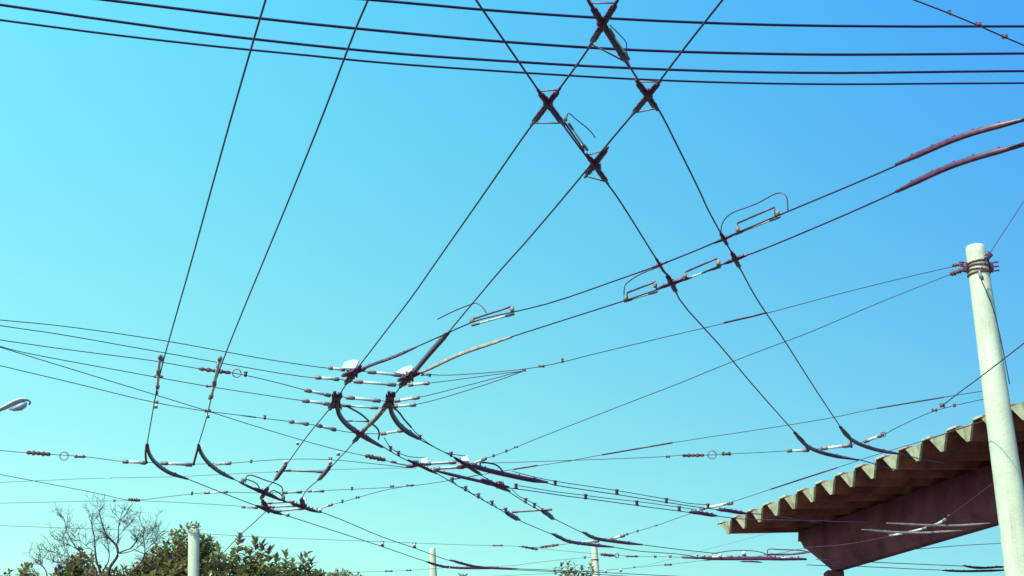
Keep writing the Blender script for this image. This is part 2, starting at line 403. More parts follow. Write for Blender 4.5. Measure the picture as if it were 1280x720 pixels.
switch('pale straight runner linking the right crossing to the lower crossing', [(479, 511), (465, 527), (450, 541)], None, 4.6, PALE)
switch('pale long curved runner sweeping up right from the cluster of crossings', [(522, 468), (545, 457), (575, 443), (606, 432), (640, 421)], None, 4.0, PALE)
switch('brown runner leaving the upper left crossing of the cluster up to the right', [(444, 465), (465, 456), (490, 447), (520, 434)], None, 3.6, STRAP)
switch('heavy dark straight runner climbing right from the upper right crossing of the cluster', [(513, 471), (530, 450), (550, 427), (560, 416)], None, 6.5, FIT)
switch('long grey runner branching right below the two white boxes', [(542, 588), (580, 597), (602, 602), (619, 606)], None, 3.6, STRAP)
switch('long dark runner branching right from the right white box', [(588, 581), (603, 586), (627, 592), (660, 599), (684, 603)], None, 5.6, FIT)
switch('dark pointed end block on clipped wire, left end of a pale rod', [(632, 640), (640, 645), (649, 650)], None, 5.0, FIT)
switch('dark pointed end block on clipped wire, right end of a pale rod', [(677, 638), (685, 643), (692, 649)], None, 5.0, FIT)
switch('dark end block on the lower wire just left of the concrete roof', [(861, 640), (872, 641), (884, 643), (896, 645)], None, 4.2, FIT)
switch('dark end block on the upper wire touching the concrete roof corner', [(896, 637), (908, 638), (920, 640), (933, 642)], None, 4.2, FIT)

crossing('topmost X shaped wire crossing at the top edge, crossing the highest dark cable', (752, 31), [((735, 0), (787, 84)), ((772, 0), (737, 58))], 8, bodysz=(9, 16))
crossing('X shaped wire crossing right of centre, second from the top', (810, 118), [((795, 100), (822, 138)), ((826, 100), (790, 144))], 7.5, bodysz=(9, 14))
crossing('X shaped wire crossing left of and below the topmost one', (685, 130), [((672, 112), (705, 157)), ((700, 110), (664, 157))], 7.5, bodysz=(9, 14))
crossing('X shaped wire crossing lowest of the four at the top', (746, 208), [((733, 192), (760, 230)), ((760, 184), (731, 222))], 6.5, bodysz=(8, 12))
crossing('small dark crossing where the thin upper wire meets the long right hand wire', (825, 331), [((812, 336), (838, 326)), ((819, 321), (831, 342))], 3.2, braces=False, bodysz=(4, 6))
crossing('dark wire crossing between the two long section insulators', (840, 354), [((822, 361), (860, 347)), ((833, 342), (846, 367))], 5.5, braces=False, bodysz=(7, 10))
crossing('dark wire crossing on the rightmost long wire, right of the section insulators', (919, 324), [((905, 330), (935, 318)), ((914, 314), (925, 336))], 5.2, braces=False, bodysz=(6, 9))
crossing('small dark crossing on the rightmost long wire, upper of two', (905, 299), [((893, 304), (918, 293)), ((900, 290), (910, 308))], 4.2, braces=False, bodysz=(5, 7))
crossing('upper left crossing of the central cluster under a white cover', (440, 468), [((450, 458), (432, 480)), ((428, 470), (457, 460))], 8, cover=[(427, 461), (431, 453), (441, 450), (449, 451), (444, 461)], braces=False, bodysz=(10, 13))
crossing('upper right crossing of the central cluster under a white cover', (510, 473), [((520, 462), (500, 484)), ((498, 476), (524, 466))], 8, cover=[(494, 466), (503, 460), (515, 457), (517, 463), (507, 469)], braces=False, bodysz=(10, 13))
crossing('lower left crossing of the central cluster with bolts on its sides', (420, 501), [((426, 492), (412, 512)), ((418, 490), (424, 514))], 8, braces=False, bodysz=(7, 12))
crossing('lower right crossing of the central cluster with bolts on its sides', (487, 501), [((492, 491), (480, 512)), ((486, 490), (490, 514))], 8, braces=False, bodysz=(7, 12))
crossing('crossing where the dark curved runner meets the pale runner below the cluster', (450, 543), [((439, 536), (466, 552)), ((459, 533), (441, 554))], 5.5, braces=False, bodysz=(7, 10))
crossing('looped crossing on the left, upper junction of the bottom left group', (331, 616), [((318, 610), (346, 622)), ((335, 609), (326, 624))], 5, braces=False, bodysz=(6, 9))
crossing('left lower junction of the bottom left group, nearest the tree tops', (333, 636), [((320, 632), (352, 643)), ((328, 625), (336, 641))], 5.5, cover=[(332, 630), (331, 624), (335, 625), (338, 632)], braces=False, bodysz=(6, 9))
crossing('right lower junction of the bottom left group beside a pale disc', (379, 633), [((364, 629), (397, 640)), ((377, 623), (380, 636))], 5.5, cover=[(378, 628), (379, 620), (382, 623), (384, 630)], braces=False, bodysz=(6, 9))
crossing('dark junction under the left white box right of the cluster', (520, 580), [((510, 575), (546, 592)), ((508, 584), (530, 580))], 4.8, cover=[(526, 579), (527, 573), (534, 572), (535, 579)], braces=False, bodysz=(6, 9))
crossing('dark junction under the right white box right of the cluster', (583, 581), [((568, 572), (602, 594)), ((572, 583), (598, 583))], 5.5, cover=[(575, 577), (577, 572), (584, 569), (587, 577)], braces=False, bodysz=(7, 10))
crossing('dark bolted junction at the lower end of the two branching runners', (625, 607), [((602, 599), (637, 614)), ((600, 602), (636, 609))], 6.0, braces=False, bodysz=(8, 12))

# bottom left group: big loops, discs, tie rods
r_ = runner
o = section('looped section insulator on the dark bar above the bottom left junctions', (303, 603), (354, 624), 'C2',
            bars=[[(300, 603), (330, 617), (357, 627)]],
            loops=[[(307, 603), (308, 596), (312, 594), (331, 600), (350, 607), (353, 611), (353, 622)], [(304, 604), (306, 600), (311, 600), (322, 606), (325, 613)], [(338, 615), (341, 613), (351, 618), (354, 623)]])
for (a, b, lab) in (((335, 629), (366, 627), 'upper tie rod between the two lower junctions of the bottom left group'),
                    ((338, 634), (371, 632), 'middle tie rod between the two lower junctions of the bottom left group'),
                    ((347, 639), (378, 636), 'lowest tie rod between the two lower junctions of the bottom left group'),
                    ((357, 588), (402, 590), 'long tie rod joining the two short dark switches'),
                    ((532, 580), (568, 578), 'white upper rod between the two white boxes right of the cluster'),
                    ((544, 586), (578, 584), 'white lower rod between the two white boxes right of the cluster'),
                    ((435, 526), (462, 527), 'thin tie rod between the dark curved runner and the pale runner'),
                    ((642, 640), (688, 637), 'long pale tie rod between the two pointed end blocks')):
    A = at_z(*a, ZW); root = empty('tie_rod', A, lab, 'tie rod', 'tie rods'); insulator(root, a, b, 2.0 if 'thin' in lab else 4.2 if 'boxes' in lab else 2.8, ZW + .03, PALE if lab.startswith('long') else WHITE)
    bm = bmesh.new(); B = at_z(*b, ZW); tube(bm, [A, B], .006, 6, False); link('rod', bm, FIT, root)
def disc(label, c, r):
    P = at_z(*c, ZW); k = mpp(P); r *= .8; root = empty('bell_insulator', P, label, 'insulator', 'bell insulators')
    bm = bmesh.new(); prof = [(0, -.9), (.9, -.75), (1.1, -.2), (.8, .4), (.35, .9), (0, 1)]
    for (r0, z0), (r1, z1) in zip(prof, prof[1:]):
        for i in range(14):
            a, b = 2 * PI * i / 14, 2 * PI * (i + 1) / 14
            V = [P + Vector((math.cos(t) * q * r * k, math.sin(t) * q * r * k, h * r * k)) for t, q, h in ((a, r0, z0), (b, r0, z0), (b, r1, z1), (a, r1, z1))]
            bm.faces.new([bm.verts.new(v) for v in V])
    bmesh.ops.remove_doubles(bm, verts=bm.verts, dist=1e-5)
    link('bell', bm, WHITE, root)
    bm = bmesh.new(); tube(bm, [P - Vector((0, 0, r * k * 1.5)), P + Vector((0, 0, r * k * 1.4))], r * .22 * k, 6, False)
    box(bm, P - Vector((0, 0, r * k * 1.3)), r * 1.0 * k, r * 2.0 * k, r * .6 * k, Vector((1, 0, 0))); link('stem', bm, FIT, root)
for c, r, lab in (((357, 577), 2.8, 'white bell insulator on the wire above the left short switch'),
                  ((346, 588), 2.0, 'small white bell insulator beside the left short switch'),
                  ((423, 566), 2.8, 'white bell insulator upper one on the wire above the right short switch'),
                  ((413, 577), 2.8, 'white bell insulator lower one on the wire above the right short switch'),
                  ((372, 553), 2.4, 'white bell insulator on the left wire below the cluster'),
                  ((360, 642), 3.0, 'pale bell insulator at the lower left junction of the bottom left group'),
                  ((400, 637), 3.2, 'pale bell insulator on the right end of the bottom left group'),
                  ((900, 694), 3.2, 'pale bell insulator on the far cluster, left of two'),
                  ((930, 691), 3.2, 'pale bell insulator on the far cluster, right of two'),
                  ((478, 679), 2.2, 'small bell insulator hanging on the lower sloping wire left of the thin pole'),
                  ((518, 681), 2.2, 'small bell insulator hanging on the upper sloping wire by the thin pole'),
                  ((757, 713), 2.2, 'small bell insulator low right of the far pole, left of two'),
                  ((776, 712), 2.2, 'small bell insulator low right of the far pole, right of two'),
                  ((195, 507), 2.8, 'pink white bell insulator on the leftmost contact wire'),
                  ((260, 519), 2.8, 'pink white bell insulator on the second contact wire from left')):
    disc(lab, c, r)

# section insulators
section('white section insulator on the leftmost contact wire near the pink bell insulator', (202, 450), (196, 492), 'L1', rods=[((200, 446), (198, 465)), ((198, 466), (197, 484))], w=4.6)
section('white section insulator on the second contact wire from the left', (272, 458), (262, 498), 'L2', rods=[((275, 448), (268, 478)), ((268, 480), (264, 496))], w=4.8)
section('section insulator with a bent loop between the topmost frog and the next one', (757, 36), (784, 78), 'R2', bars=[[(757, 33), (786, 82)]],
        loops=[[(762, 31), (774, 43), (783, 54), (783, 64), (785, 70)]], rods=[((763, 38), (785, 72))])
section('section insulator with a bent loop below the second frog from left', (707, 150), (728, 184), 'R1', bars=[[(705, 152), (730, 188)]],
        loops=[[(708, 150), (710, 142), (720, 149), (738, 164), (744, 172)]], rods=[((712, 156), (733, 186))])
section('long section insulator with a square loop, left one of the row on the climbing pair', (782, 374), (819, 358), 'P1', rods=[((783, 376), (819, 365))],
        bars=[[(784, 366), (820, 352)]], loops=[[(780, 375), (781, 358), (786, 352), (800, 343), (825, 333)]])
section('long section insulator, middle one of the row on the climbing pair', (856, 346), (898, 330), 'P1', rods=[((857, 349), (898, 334))],
        bars=[[(857, 340), (896, 323)]])
section('long section insulator, upper right one of the row on the climbing pair', (922, 288), (972, 268), 'P2', rods=[((921, 292), (972, 272))],
        bars=[[(922, 279), (968, 259)]], loops=[[(902, 301), (902, 282), (911, 269), (945, 255), (975, 241), (983, 246), (985, 264)]])
section('section insulator with a tall arched loop right of the central cluster', (590, 402), (640, 388), 'P2', rods=[((592, 406), (640, 393))],
        bars=[[(588, 400), (640, 383)]], loops=[[(547, 399), (565, 390), (587, 381), (595, 379), (602, 383), (608, 391)]])
switch('upper heavy brown cable bundle at the right edge, above the right pole', [(1120, 206), (1160, 188), (1193, 174), (1230, 162), (1290, 147)], None, 7, FIT)
switch('lower heavy brown cable bundle at the right edge, above the right pole', [(1120, 240), (1160, 220), (1193, 206), (1230, 194), (1290, 178)], None, 7, FIT)
# far cluster
far = empty('insulator_cluster', at_z(872, 697, ZW), 'far dark insulator cluster lying against the shelter beam end', 'wire fitting')
runner(far, [(872, 697), (900, 698), (950, 698), (1008, 699)], 4.5, m=FIT, bolts=14, taper=.5)
runner(far, [(852, 697), (862, 697), (877, 698)], 2.6, m=RUST, bolts=4)
runner(far, [(955, 693), (985, 693), (1015, 690)], 2.4, m=FIT, bolts=3)
runner(far, [(925, 702), (940, 702), (953, 703)], 1.8, m=FIT, bolts=3)
insulator(far, (884, 696), (913, 696), 3, ZW); insulator(far, (972, 697), (990, 697), 2, ZW)
HOST['far'] = ([(852, 697), (1010, 699)], [at_z(852, 697, ZW), at_z(1010, 699, ZW)])
jumper(far, 'far', [(959, 692), (960, 687), (975, 687), (1000, 688), (1012, 690)], .01, FIT, 'loop')
jumper(far, 'far', [(890, 692), (920, 688), (950, 690), (965, 696)], .008, FIT, 'loop')
# loose jumpers of the central cluster
for lab, pts in (('bent jumper cable hooking over the pale runner inside the cluster', [(432, 507), (450, 517), (463, 528), (472, 536), (474, 542), (473, 549)]),
                 ('jumper arch over the long dark runner right of the right white box', [(602, 586), (602, 578), (617, 580), (625, 585), (630, 592)]),
                 ('thin jumper cable beside the right curved runner', [(493, 510), (500, 517), (505, 524), (514, 534)])):
    P = conv(pts, ZW + .05); bm = bmesh.new(); tube(bm, P, .011, 7)
    tag(link('jumper_cable', bm, WIRE, None, P[0].copy()), lab, 'cable', 'jumper cables')

# ================================================================== span wires
span('highest thin span wire entering at the left edge and reaching the upper left crossing', [(0, 400), (73, 407), (200, 425), (333, 449), (400, 459), (430, 462), (462, 465), (499, 469), (527, 467), (550, 469), (620, 465), (677, 458), (753, 440), (837, 420, 6.2), (893, 407, 6.4), (945, 395, 6.6), (1070, 362, 7.1), (1193, 333, 7.6), (1208, 331, 7.68)],
     ext=(6, 0), ins=[((412, 460), (430, 462)), ((462, 465), (499, 469)), ((527, 468), (538, 469), 3.6)], rods=[((902, 404), (962, 390))], clamps=[(677, 458, 8, 3.5), (655, 463), (703, 451, 2, 5)], tb=[((1190, 332), (1204, 330), 4)])
span('second span wire from the top at the left edge, below the highest one', [(0, 407), (75, 418), (200, 440), (380, 471), (422, 474), (445, 477), (492, 481), (512, 481), (535, 479), (560, 476), (620, 468), (652, 464)],
     ext=(6, 0), ins=[((396, 472), (422, 474)), ((445, 477), (492, 481)), ((512, 481), (535, 479))])
span('span wire with a brown turnbuckle and ring just right of the second contact wire', [(0, 425), (77, 436), (170, 448), (198, 452), (250, 461), (290, 466), (320, 472), (353, 480), (383, 488), (420, 495), (435, 497), (473, 501), (495, 501), (522, 497), (583, 482), (652, 464)],
     ext=(6, 0), ins=[((383, 488), (411, 494)), ((435, 497), (473, 501)), ((495, 501), (522, 497))], tb=[((249, 461), (288, 466), 4.5)], rings=[(296, 466.5, 5)], clamps=[(307, 468, 3, 6)])
span('span wire clamped on both steep left wires and ending on the lower right crossing', [(0, 433), (27, 440), (160, 465), (243, 480), (273, 485), (380, 501), (415, 505), (428, 506), (470, 510), (492, 508), (518, 506), (600, 483), (652, 465)],
     ext=(6, 0), ins=[((380, 501), (410, 505)), ((430, 507), (470, 510), 3.4), ((492, 508), (518, 506))], clamps=[(198, 471, 12, 3.5), (263, 483, 12, 3.5)])
span('steep span wire slanting from the left edge to the left white box', [(0, 434), (150, 480), (257, 513), (320, 533), (413, 560), (457, 570), (480, 575), (497, 580), (515, 583)],
     ext=(6, 0), tb=[((457, 569.5), (481, 575), 5)], ins=[((490, 577), (514, 583), 3)])
span('span wire carrying insulators to the crossing below the cluster', [(0, 457), (97, 480), (193, 503), (258, 514), (300, 519), (330, 523), (363, 527), (397, 532), (417, 537), (443, 541), (477, 542), (505, 538)],
     ext=(6, 0), ins=[((363, 527), (384, 530)), ((398, 532), (418, 537)), ((478, 542), (503, 538))], clamps=[(195, 503, 6, 4), (260, 514, 8, 4), (331, 522, 2, 5)], rods=[((300, 519), (322, 522), 2)])
span('span wire with ring and turnbuckle at left edge carrying the two left wire switches', [(0, 563), (33, 566), (63, 568), (107, 571), (155, 577), (183, 578), (238, 580), (287, 579), (313, 577), (360, 574), (410, 574.5), (470, 580), (515, 585)],
     ext=(6, 0), tb=[((33, 565.5), (63, 568), 5)], rings=[(80, 570, 5)], clamps=[(100, 571, 14, 4), (314, 577, 2, 4), (413, 574, 4, 4)],
     ins=[((155, 577), (181, 578.5)), ((203, 579), (238, 581)), ((262, 581), (287, 579), 4)])
span('long span wire running under the bottom left group and up to the right edge', [(0, 593), (123, 617), (160, 625), (175, 625), (217, 620), (257, 616), (283, 615.5), (330, 616), (387, 614), (430, 612), (507, 608), (553, 602), (597, 594), (640, 587), (674, 582), (712, 576), (750, 569), (803, 560), (843, 553), (1030, 524), (1093, 511), (1183, 496), (1228, 489, 6.1)],
     ext=(6, 0), tb=[((160, 624.5), (175, 625.5), 4)], ins=[((257, 616), (283, 615), 3), ((355, 616), (376, 615), 3.4), ((386, 614), (404, 614), 3)],
     rods=[((640, 587), (674, 581.5), 2.4), ((750, 569), (843, 553), 2.4), ((1093, 511), (1183, 496), 2.2), ((598, 594), (560, 600), 1.6)], clamps=[(240, 617, 2, 4), (440, 611, 2, 4), (490, 608, 5, 3), (712, 576, 4, 2)])
span('faint span wire low at the left edge ending at lower left junction', [(0, 629), (67, 627.5), (143, 626), (177, 626), (248, 629.5), (303, 633), (325, 635)], ext=(6, 0), w=1.0, ins=[((303, 634), (321, 635), 2.6)], clamps=[(143, 626, 2, 3)])
span('short span wire climbing right from the pale disc of the bottom left group', [(395, 636), (402, 635), (415, 631), (447, 622), (480, 613), (518, 606)], ins=[((398, 636), (414, 631), 3.2)], clamps=[(428, 627, 2, 4), (447, 622, 5, 3), (512, 607, 9, 3)])
span('faint level span wire crossing the left edge below the two left switches', [(0, 603), (117, 598), (213, 596), (320, 591), (420, 587), (500, 585), (520, 585)], ext=(6, 0), w=.9)
span('low span wire just above the tree tops reaching the far pole', [(0, 657), (80, 660), (200, 664), (320, 671), (473, 677), (593, 681.5), (650, 683), (687, 687), (737, 691.5), (767, 694), (802, 695.5), (838, 696), (860, 697)],
     ext=(6, 0), w=1.0, tb=[((751, 693), (767, 694.5), 3.5), ((652, 683), (672, 687), 2.5)], rings=[(771, 694.5, 2.5)], clamps=[(622, 682, 14, 2.5), (790, 695.5, 16, 3), (819, 696, 3, 3), (838, 696, 3, 3)])
span('lowest span wire brushing the tree tops at bottom left of centre', [(430, 715.5), (486, 714), (513, 713), (560, 709.5), (600, 708.5), (640, 707), (667, 703.5), (731, 697), (745, 696)], ext=(3, 0), w=1.0, ins=[((560, 709.5), (584, 709), 2)], clamps=[(486, 714, 10, 2.5), (511, 713, 7, 2.5), (731, 697, 2.5, 3)])
span('span wire rising from the far pole to the corrugated roof edge and the right pole', [(648, 683.5), (672, 684), (695, 681.5), (725, 678), (745, 676), (765, 673.5), (784, 668), (797, 664), (820, 657), (863, 642), (880, 637), (913, 628), (962, 612), (1000, 599), (1048, 584), (1100, 567), (1167, 547), (1217, 530, 6.0), (1230, 526, 6.02)],
     ins=[((723, 679), (747, 676), 4), ((765, 673.5), (779, 669.5), 4), ((877, 636), (914, 629), 4)], rods=[((962, 612), (1048, 584), 2.2), ((1167, 547), (1217, 530), 1.8)], tb=[((676, 684), (698, 681), 3)], clamps=[(784, 668, 3, 3), (797, 664, 2, 3), (820, 657, 4, 2)])
span('long span wire sweeping up from the right white box towards the right pole', [(588, 581), (607, 573), (617, 570), (633, 564), (667, 550), (800, 498), (847, 480), (913, 453), (960, 435, 6.0), (1013, 415, 6.3), (1100, 378, 6.9), (1193, 341, 7.45), (1208, 335, 7.55)],
     ins=[((590, 580), (606, 573.5), 4)], clamps=[(617, 570, 2.5, 3.5), (633, 564, 2.5, 3.5), (645, 559, 5, 2.5)], tb=[((1188, 343), (1204, 337), 5)])
span('level span wire with brown turnbuckle and ring left of the two roof side switches', [(603, 579), (640, 578), (712, 575.5), (827, 571), (853, 569), (880, 569), (910, 567.5), (960, 565), (985, 563.5), (1010, 562.5), (1030, 560), (1063, 556), (1080, 552), (1105, 543), (1120, 535), (1167, 514), (1193, 507), (1229, 499, 6.05)],
     tb=[((853, 569.5), (880, 569), 4)], rings=[(890, 568.5, 5), (1104, 543, 3)], clamps=[(908, 567.5, 12, 5), (835, 571, 5, 3), (1168, 513, 7, 4), (1178, 507, 6, 5), (1193, 507, 3, 4)], ins=[((985, 563.5), (1008, 563), 4), ((1028, 560.5), (1060, 557), 4.5), ((1082, 551.5), (1102, 544), 4.5)])
span('span wire branching steeply up past the pole side from the roof span', [(1178, 507), (1200, 490), (1227, 470), (1253, 450), (1262, 443)], ext=(0, 4), w=1.8)
span('thin wire passing behind the left corner of the concrete roof', [(748, 713), (793, 709), (843, 698), (883, 687), (940, 672), (990, 658)], z=8.0, w=.9)
span('pale span wire hanging in front of the dark beam and climbing to the right pole', [(880, 701), (960, 694), (1013, 684), (1053, 681), (1113, 670), (1157, 660), (1175, 654), (1184, 647), (1200, 635), (1240, 605, 5.9)],
     w=1.2, ins=[((1113, 669.5), (1133, 666), 3), ((1137, 665), (1157, 660), 3), ((1168, 657), (1181, 650), 4)], clamps=[(1161, 658, 5, 4), (1186, 645, 3, 3)])
span('faint lower span wire joining the far cluster from bottom centre', [(700, 716), (748, 713.5), (780, 711), (820, 707), (843, 705), (880, 700.5), (900, 699)], ext=(3, 0), w=1.0, clamps=[(835, 706, 10, 3), (793, 709, 2, 2)])
span('barbed looking thin wire cutting the top right corner', [(1143, 0), (1187, 17), (1223, 32), (1257, 47), (1290, 61)], z=7.2, w=1.8, ext=(3, 4), clamps=[(1187, 16, 2, 6), (1223, 31, 7, 6), (1256, 46, 7, 6)])
span('guy wire running up right from the top of the right pole', [(1231, 331, 7.75), (1238, 316, 7.95), (1260, 282, 8.6), (1285, 243, 9.5)], ext=(0, 4), w=1.6, clamps=[(1234, 321, 6, 7)])

# ================================================================== four dark cables at the top (vertical sag)
def cable(label, pts, w):
    P = []
    for x, y in pts:
        d = ray(x, y); t = 15 / (d.y - .22 * d.x); P.append(EYE + d * t)
    P = extend(P, 8, 8); bm = bmesh.new(); tube(bm, P, w, 8)
    tag(link('feeder_cable', bm, CABLE, None, P[0].copy()), label, 'cable', 'feeder cables')
cable('highest of the four dark feeder cables, leaving the top edge left of centre', [(455, -1), (640, 15), (800, 25), (960, 31), (1110, 33), (1260, 33)], .017)
cable('second highest dark feeder cable, leaving the top edge near the left corner', [(133, 0), (320, 22.5), (480, 39), (640, 53), (803, 63), (1003, 68), (1130, 68), (1260, 67)], .017)
cable('third dark feeder cable from the top, starting just below the top left corner', [(0, 6), (140, 26), (267, 43), (473, 65), (640, 77), (807, 86), (1003, 91), (1260, 89)], .016)
cable('lowest of the four dark feeder cables across the top', [(0, 25), (130, 42), (260, 57), (382, 69), (473, 78), (640, 90), (817, 100), (1000, 105), (1260, 104)], .013)

# ================================================================== poles
def pole(label, top, low, dist, wt, wl, name='concrete_pole', bands=()):
    T = at_y(*top, dist); Lp = at_y(*low, dist); d = (Lp - T); s = T.z / -d.z; B = T + d * s
    rt, rl = wt / 2 * mpp(T), wl / 2 * mpp(Lp); rb = rt + (rl - rt) * s
    root = empty(name, B, label, 'pole', 'concrete poles'); bm = bmesh.new()
    P = [B, B.lerp(T, .3), B.lerp(T, .6), B.lerp(T, .985), B.lerp(T, .997), T]
    R = [rb, rb + (rt - rb) * .3, rb + (rt - rb) * .6, rt * 1.01, rt * .97, rt * .88]
    tube(bm, P, lambda i, n: R[i], 28, False); link('shaft', bm, POLE, root)
    for yb, off in bands:
        f = (yb - top[1]) / (low[1] - top[1]); c = T + d * f; r = rt + (rl - rt) * f
        bm = bmesh.new(); n = 28; pts = [c + Vector((math.cos(a) * (r + .006), math.sin(a) * (r + .006), off * math.cos(a) * r)) for a in [2 * PI * i / n for i in range(n + 1)]]
        tube(bm, pts, .011, 6, False); link('band', bm, RUST, root)
    return root, T, d, rt
rp, T, D, rt = pole('thick pale concrete pole standing close at the right edge with wire bands near its top', (1219, 308), (1243, 480), 15.2, 24.5, 30.5, bands=((330, .12), (335, .0), (341, -.1), (344, .1)))
# fittings on the near pole
c = T + D * .16
for q in (-1, 1):
    bm = bmesh.new(); box(bm, c + Vector((q * (rt + .03), -.01, .0)), .05, .05, .11, Vector((1, 0, 0)))
    for k in range(3): tube(bm, [c + Vector((q * (rt + .01), -.02, .05 - k * .05)), c + Vector((q * (rt + .11), -.04, .055 - k * .05))], .009, 6, False)
    link('bracket', bm, FIT, rp)
pass
bm = bmesh.new(); g0 = at_y(1236, 319, 15.0); box(bm, g0, .05, .06, .07, Vector((1, 0, 1))); box(bm, g0 + Vector((-.03, -.02, -.04)), .04, .04, .05, Vector((1, 0, 1))); link('guy_clamp', bm, FIT, rp)
bm = bmesh.new(); P = [at_y(1236, 320, 14.98), at_y(1230, 330, 14.97), at_y(1225, 337, 14.97), at_y(1226, 348, 14.97), at_y(1232, 362, 14.97), at_y(1241, 385, 14.98), at_y(1250, 420, 15.0), at_y(1262, 480, 15.0)]
tube(bm, P, .006, 6); link('tail_wire', bm, WIRE, rp)
bm = bmesh.new(); tube(bm, [at_y(1224, 338, 14.96), at_y(1225, 343, 14.96), at_y(1227, 347, 14.96), at_y(1229, 350, 14.96)], lambda i, n: (.012, .02, .026, .01)[i], 8, False); link('strain_insulator', bm, CAP, rp)
pole('squat pale pole overgrown at its top, standing before the leafy trees', (242.5, 661), (242, 720), 24.5, 13.6, 14.2)
pole('thin pale far pole left of the two at bottom centre', (540.5, 685), (541.5, 718), 38, 7.5, 9.4)
pole('thin pale far pole right of the two at bottom centre under the wire switches', (742.5, 680), (745, 720), 34, 8.0, 9.6, bands=((700, 0),))

# ================================================================== street lamp (left edge)
def lamp():
    y = 19.0; H = at_y(36, 503, y); B = Vector((H.x - 3.2, y + .3, 0))
    root = empty('street_lamp', B, 'white cobra head street lamp poking in at the left edge', 'street lamp')
    k = mpp(H)
    bm = bmesh.new(); tube(bm, [B, B + Vector((0, 0, 6.0))], lambda i, n: .09 - .03 * i, 16, False); link('post', bm, POLE, root)
    bm = bmesh.new(); tube(bm, [B + Vector((0, 0, 5.9)), B + Vector((.4, 0, 6.35)), B + Vector((1.3, -.1, 6.6)), at_y(-30, 524, y), at_y(-8, 518, y)], .03, 12); link('arm', bm, COVER, root)
    # head: lofted shell
    cs = [(-14, 518.5, 2), (-4, 516, 4.5), (8, 510.5, 6.5), (20, 504.5, 8.0), (29, 501.5, 7.2), (34.5, 501.5, 5.0), (37.5, 503.2, 1.6)]
    bm = bmesh.new(); P = [at_y(a, b - 1.5, y) for a, b, c_ in cs]; rs = [c_ * .5 * k for *_, c_ in cs]
    def pr(i, n):
        r = rs[i]; return [(math.cos(a) * r * 1.9, math.sin(a) * r * (.85 if math.sin(a) > 0 else .35)) for a in [2 * PI * j / 16 for j in range(16)]]
    sweep(bm, P, pr); h = link('head', bm, mat('lamp_shell', (.72, .66, .72), .4, 0, .1, 8), root)
    bm = bmesh.new(); P = [at_y(a, b, y) for a, b in ((11, 512), (17, 511.5), (25, 509), (31, 505.5), (34, 503.5))]; rs2 = [.3, 2.6, 4.4, 3.6, .4]
    sweep(bm, P, lambda i, n: [(math.cos(a) * rs2[i] * k * 1.5, math.sin(a) * rs2[i] * k) for a in [2 * PI * j / 14 for j in range(14)]])
    g = mat('lamp_lens', (.42, .47, .62), .15, 0, .1, 4, spec=.6); link('lens', bm, g, root)
    bm = bmesh.new(); tube(bm, [at_y(36, 501, y), at_y(38, 503, y), at_y(36, 506, y)], .012, 6); link('latch', bm, FIT, root)
lamp()

# ================================================================== shelter
# frame of the roof: u runs along the gutter-end edge (far -> near), v goes in under the roof
ZR = 6.85; PER = .7
A0 = at_z(912, 667, ZR); A1 = at_z(1212, 551, ZR)
U = (A1 - A0); Ltot = U.length; U.normalize(); PERr = Ltot / 12
V = Vector((-U.y, U.x, 0)); V = V if V.x > 0 else -V
SL = .075; H = .25; LEAN = .06; TH = .035
def RP(u, v, w): return A0 + U * u + V * v + Vector((0, 0, w + SL * v))
shelter = empty('platform_shelter', Vector((RP(3, 2.5, 0).x, RP(3, 2.5, 0).y, 0)), 'concrete bus platform shelter with a folded corrugated roof on a deep dark beam', 'shelter')
NF = 34; DEP = 3.7
def sheet_profile():
    pr = []
    for n in range(NF):
        u = n * PERr
        # trough bottom, web, crest, web
        pr += [(u - .032, 0), (u + .032, 0), (u + PERr * .5 - .11, H), (u + PERr * .5 + .11, H)]
    return pr
pr = [(-PERr * .5 + .0, H), (-PERr * .5 + .11, H)] + sheet_profile() + [(NF * PERr - .032, 0), (NF * PERr + .032, 0)]
bm = bmesh.new(); NV = 2; prev = None
def low(p, v, dv): return RP(p[0], v - p[1] / H * LEAN * dv, p[1])
rows = []
for v, dv in ((0, 1), (DEP * .5, 0), (DEP, 0)):
    rows.append(([bm.verts.new(low(p, v, dv)) for p in pr], [bm.verts.new(low(p, v, dv) + Vector((0, 0, TH))) for p in pr]))
for (a, a2), (b, b2) in zip(rows, rows[1:]):
    for i in range(len(pr) - 1):
        bm.faces.new((a[i], a[i + 1], b[i + 1], b[i])); bm.faces.new((a2[i], b2[i], b2[i + 1], a2[i + 1]))
    bm.faces.new((a[0], b[0], b2[0], a2[0])); bm.faces.new((a[-1], a2[-1], b2[-1], b[-1]))
for k, (a, a2) in ((0, rows[0]), (1, rows[-1])):
    for i in range(len(pr) - 1): bm.faces.new((a[i], a2[i], a2[i + 1], a[i + 1]))
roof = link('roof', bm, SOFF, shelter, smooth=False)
def end_plate(n, v0=0, sgn=1, parent=None):
    bm = bmesh.new(); c = n * PERr; tw = PERr * .5 - .10
    hh = H * .9; q = [(c - tw * .92, hh), (c + tw * .92, hh), (c + .036, -.010), (c - .036, -.010)]
    f = []
    for dv in (-.03, .012):
        f.append([bm.verts.new(RP(u, v0 + sgn * (-w / H * LEAN + dv), w)) for u, w in q])
    bm.faces.new(f[0]); bm.faces.new(f[1][::-1])
    for i in range(4): bm.faces.new((f[0][i], f[0][(i + 1) % 4], f[1][(i + 1) % 4], f[1][i]))
    link('gutter_end', bm, ENDC, parent, smooth=False)
for n in range(NF): end_plate(n, 0, 1, roof)
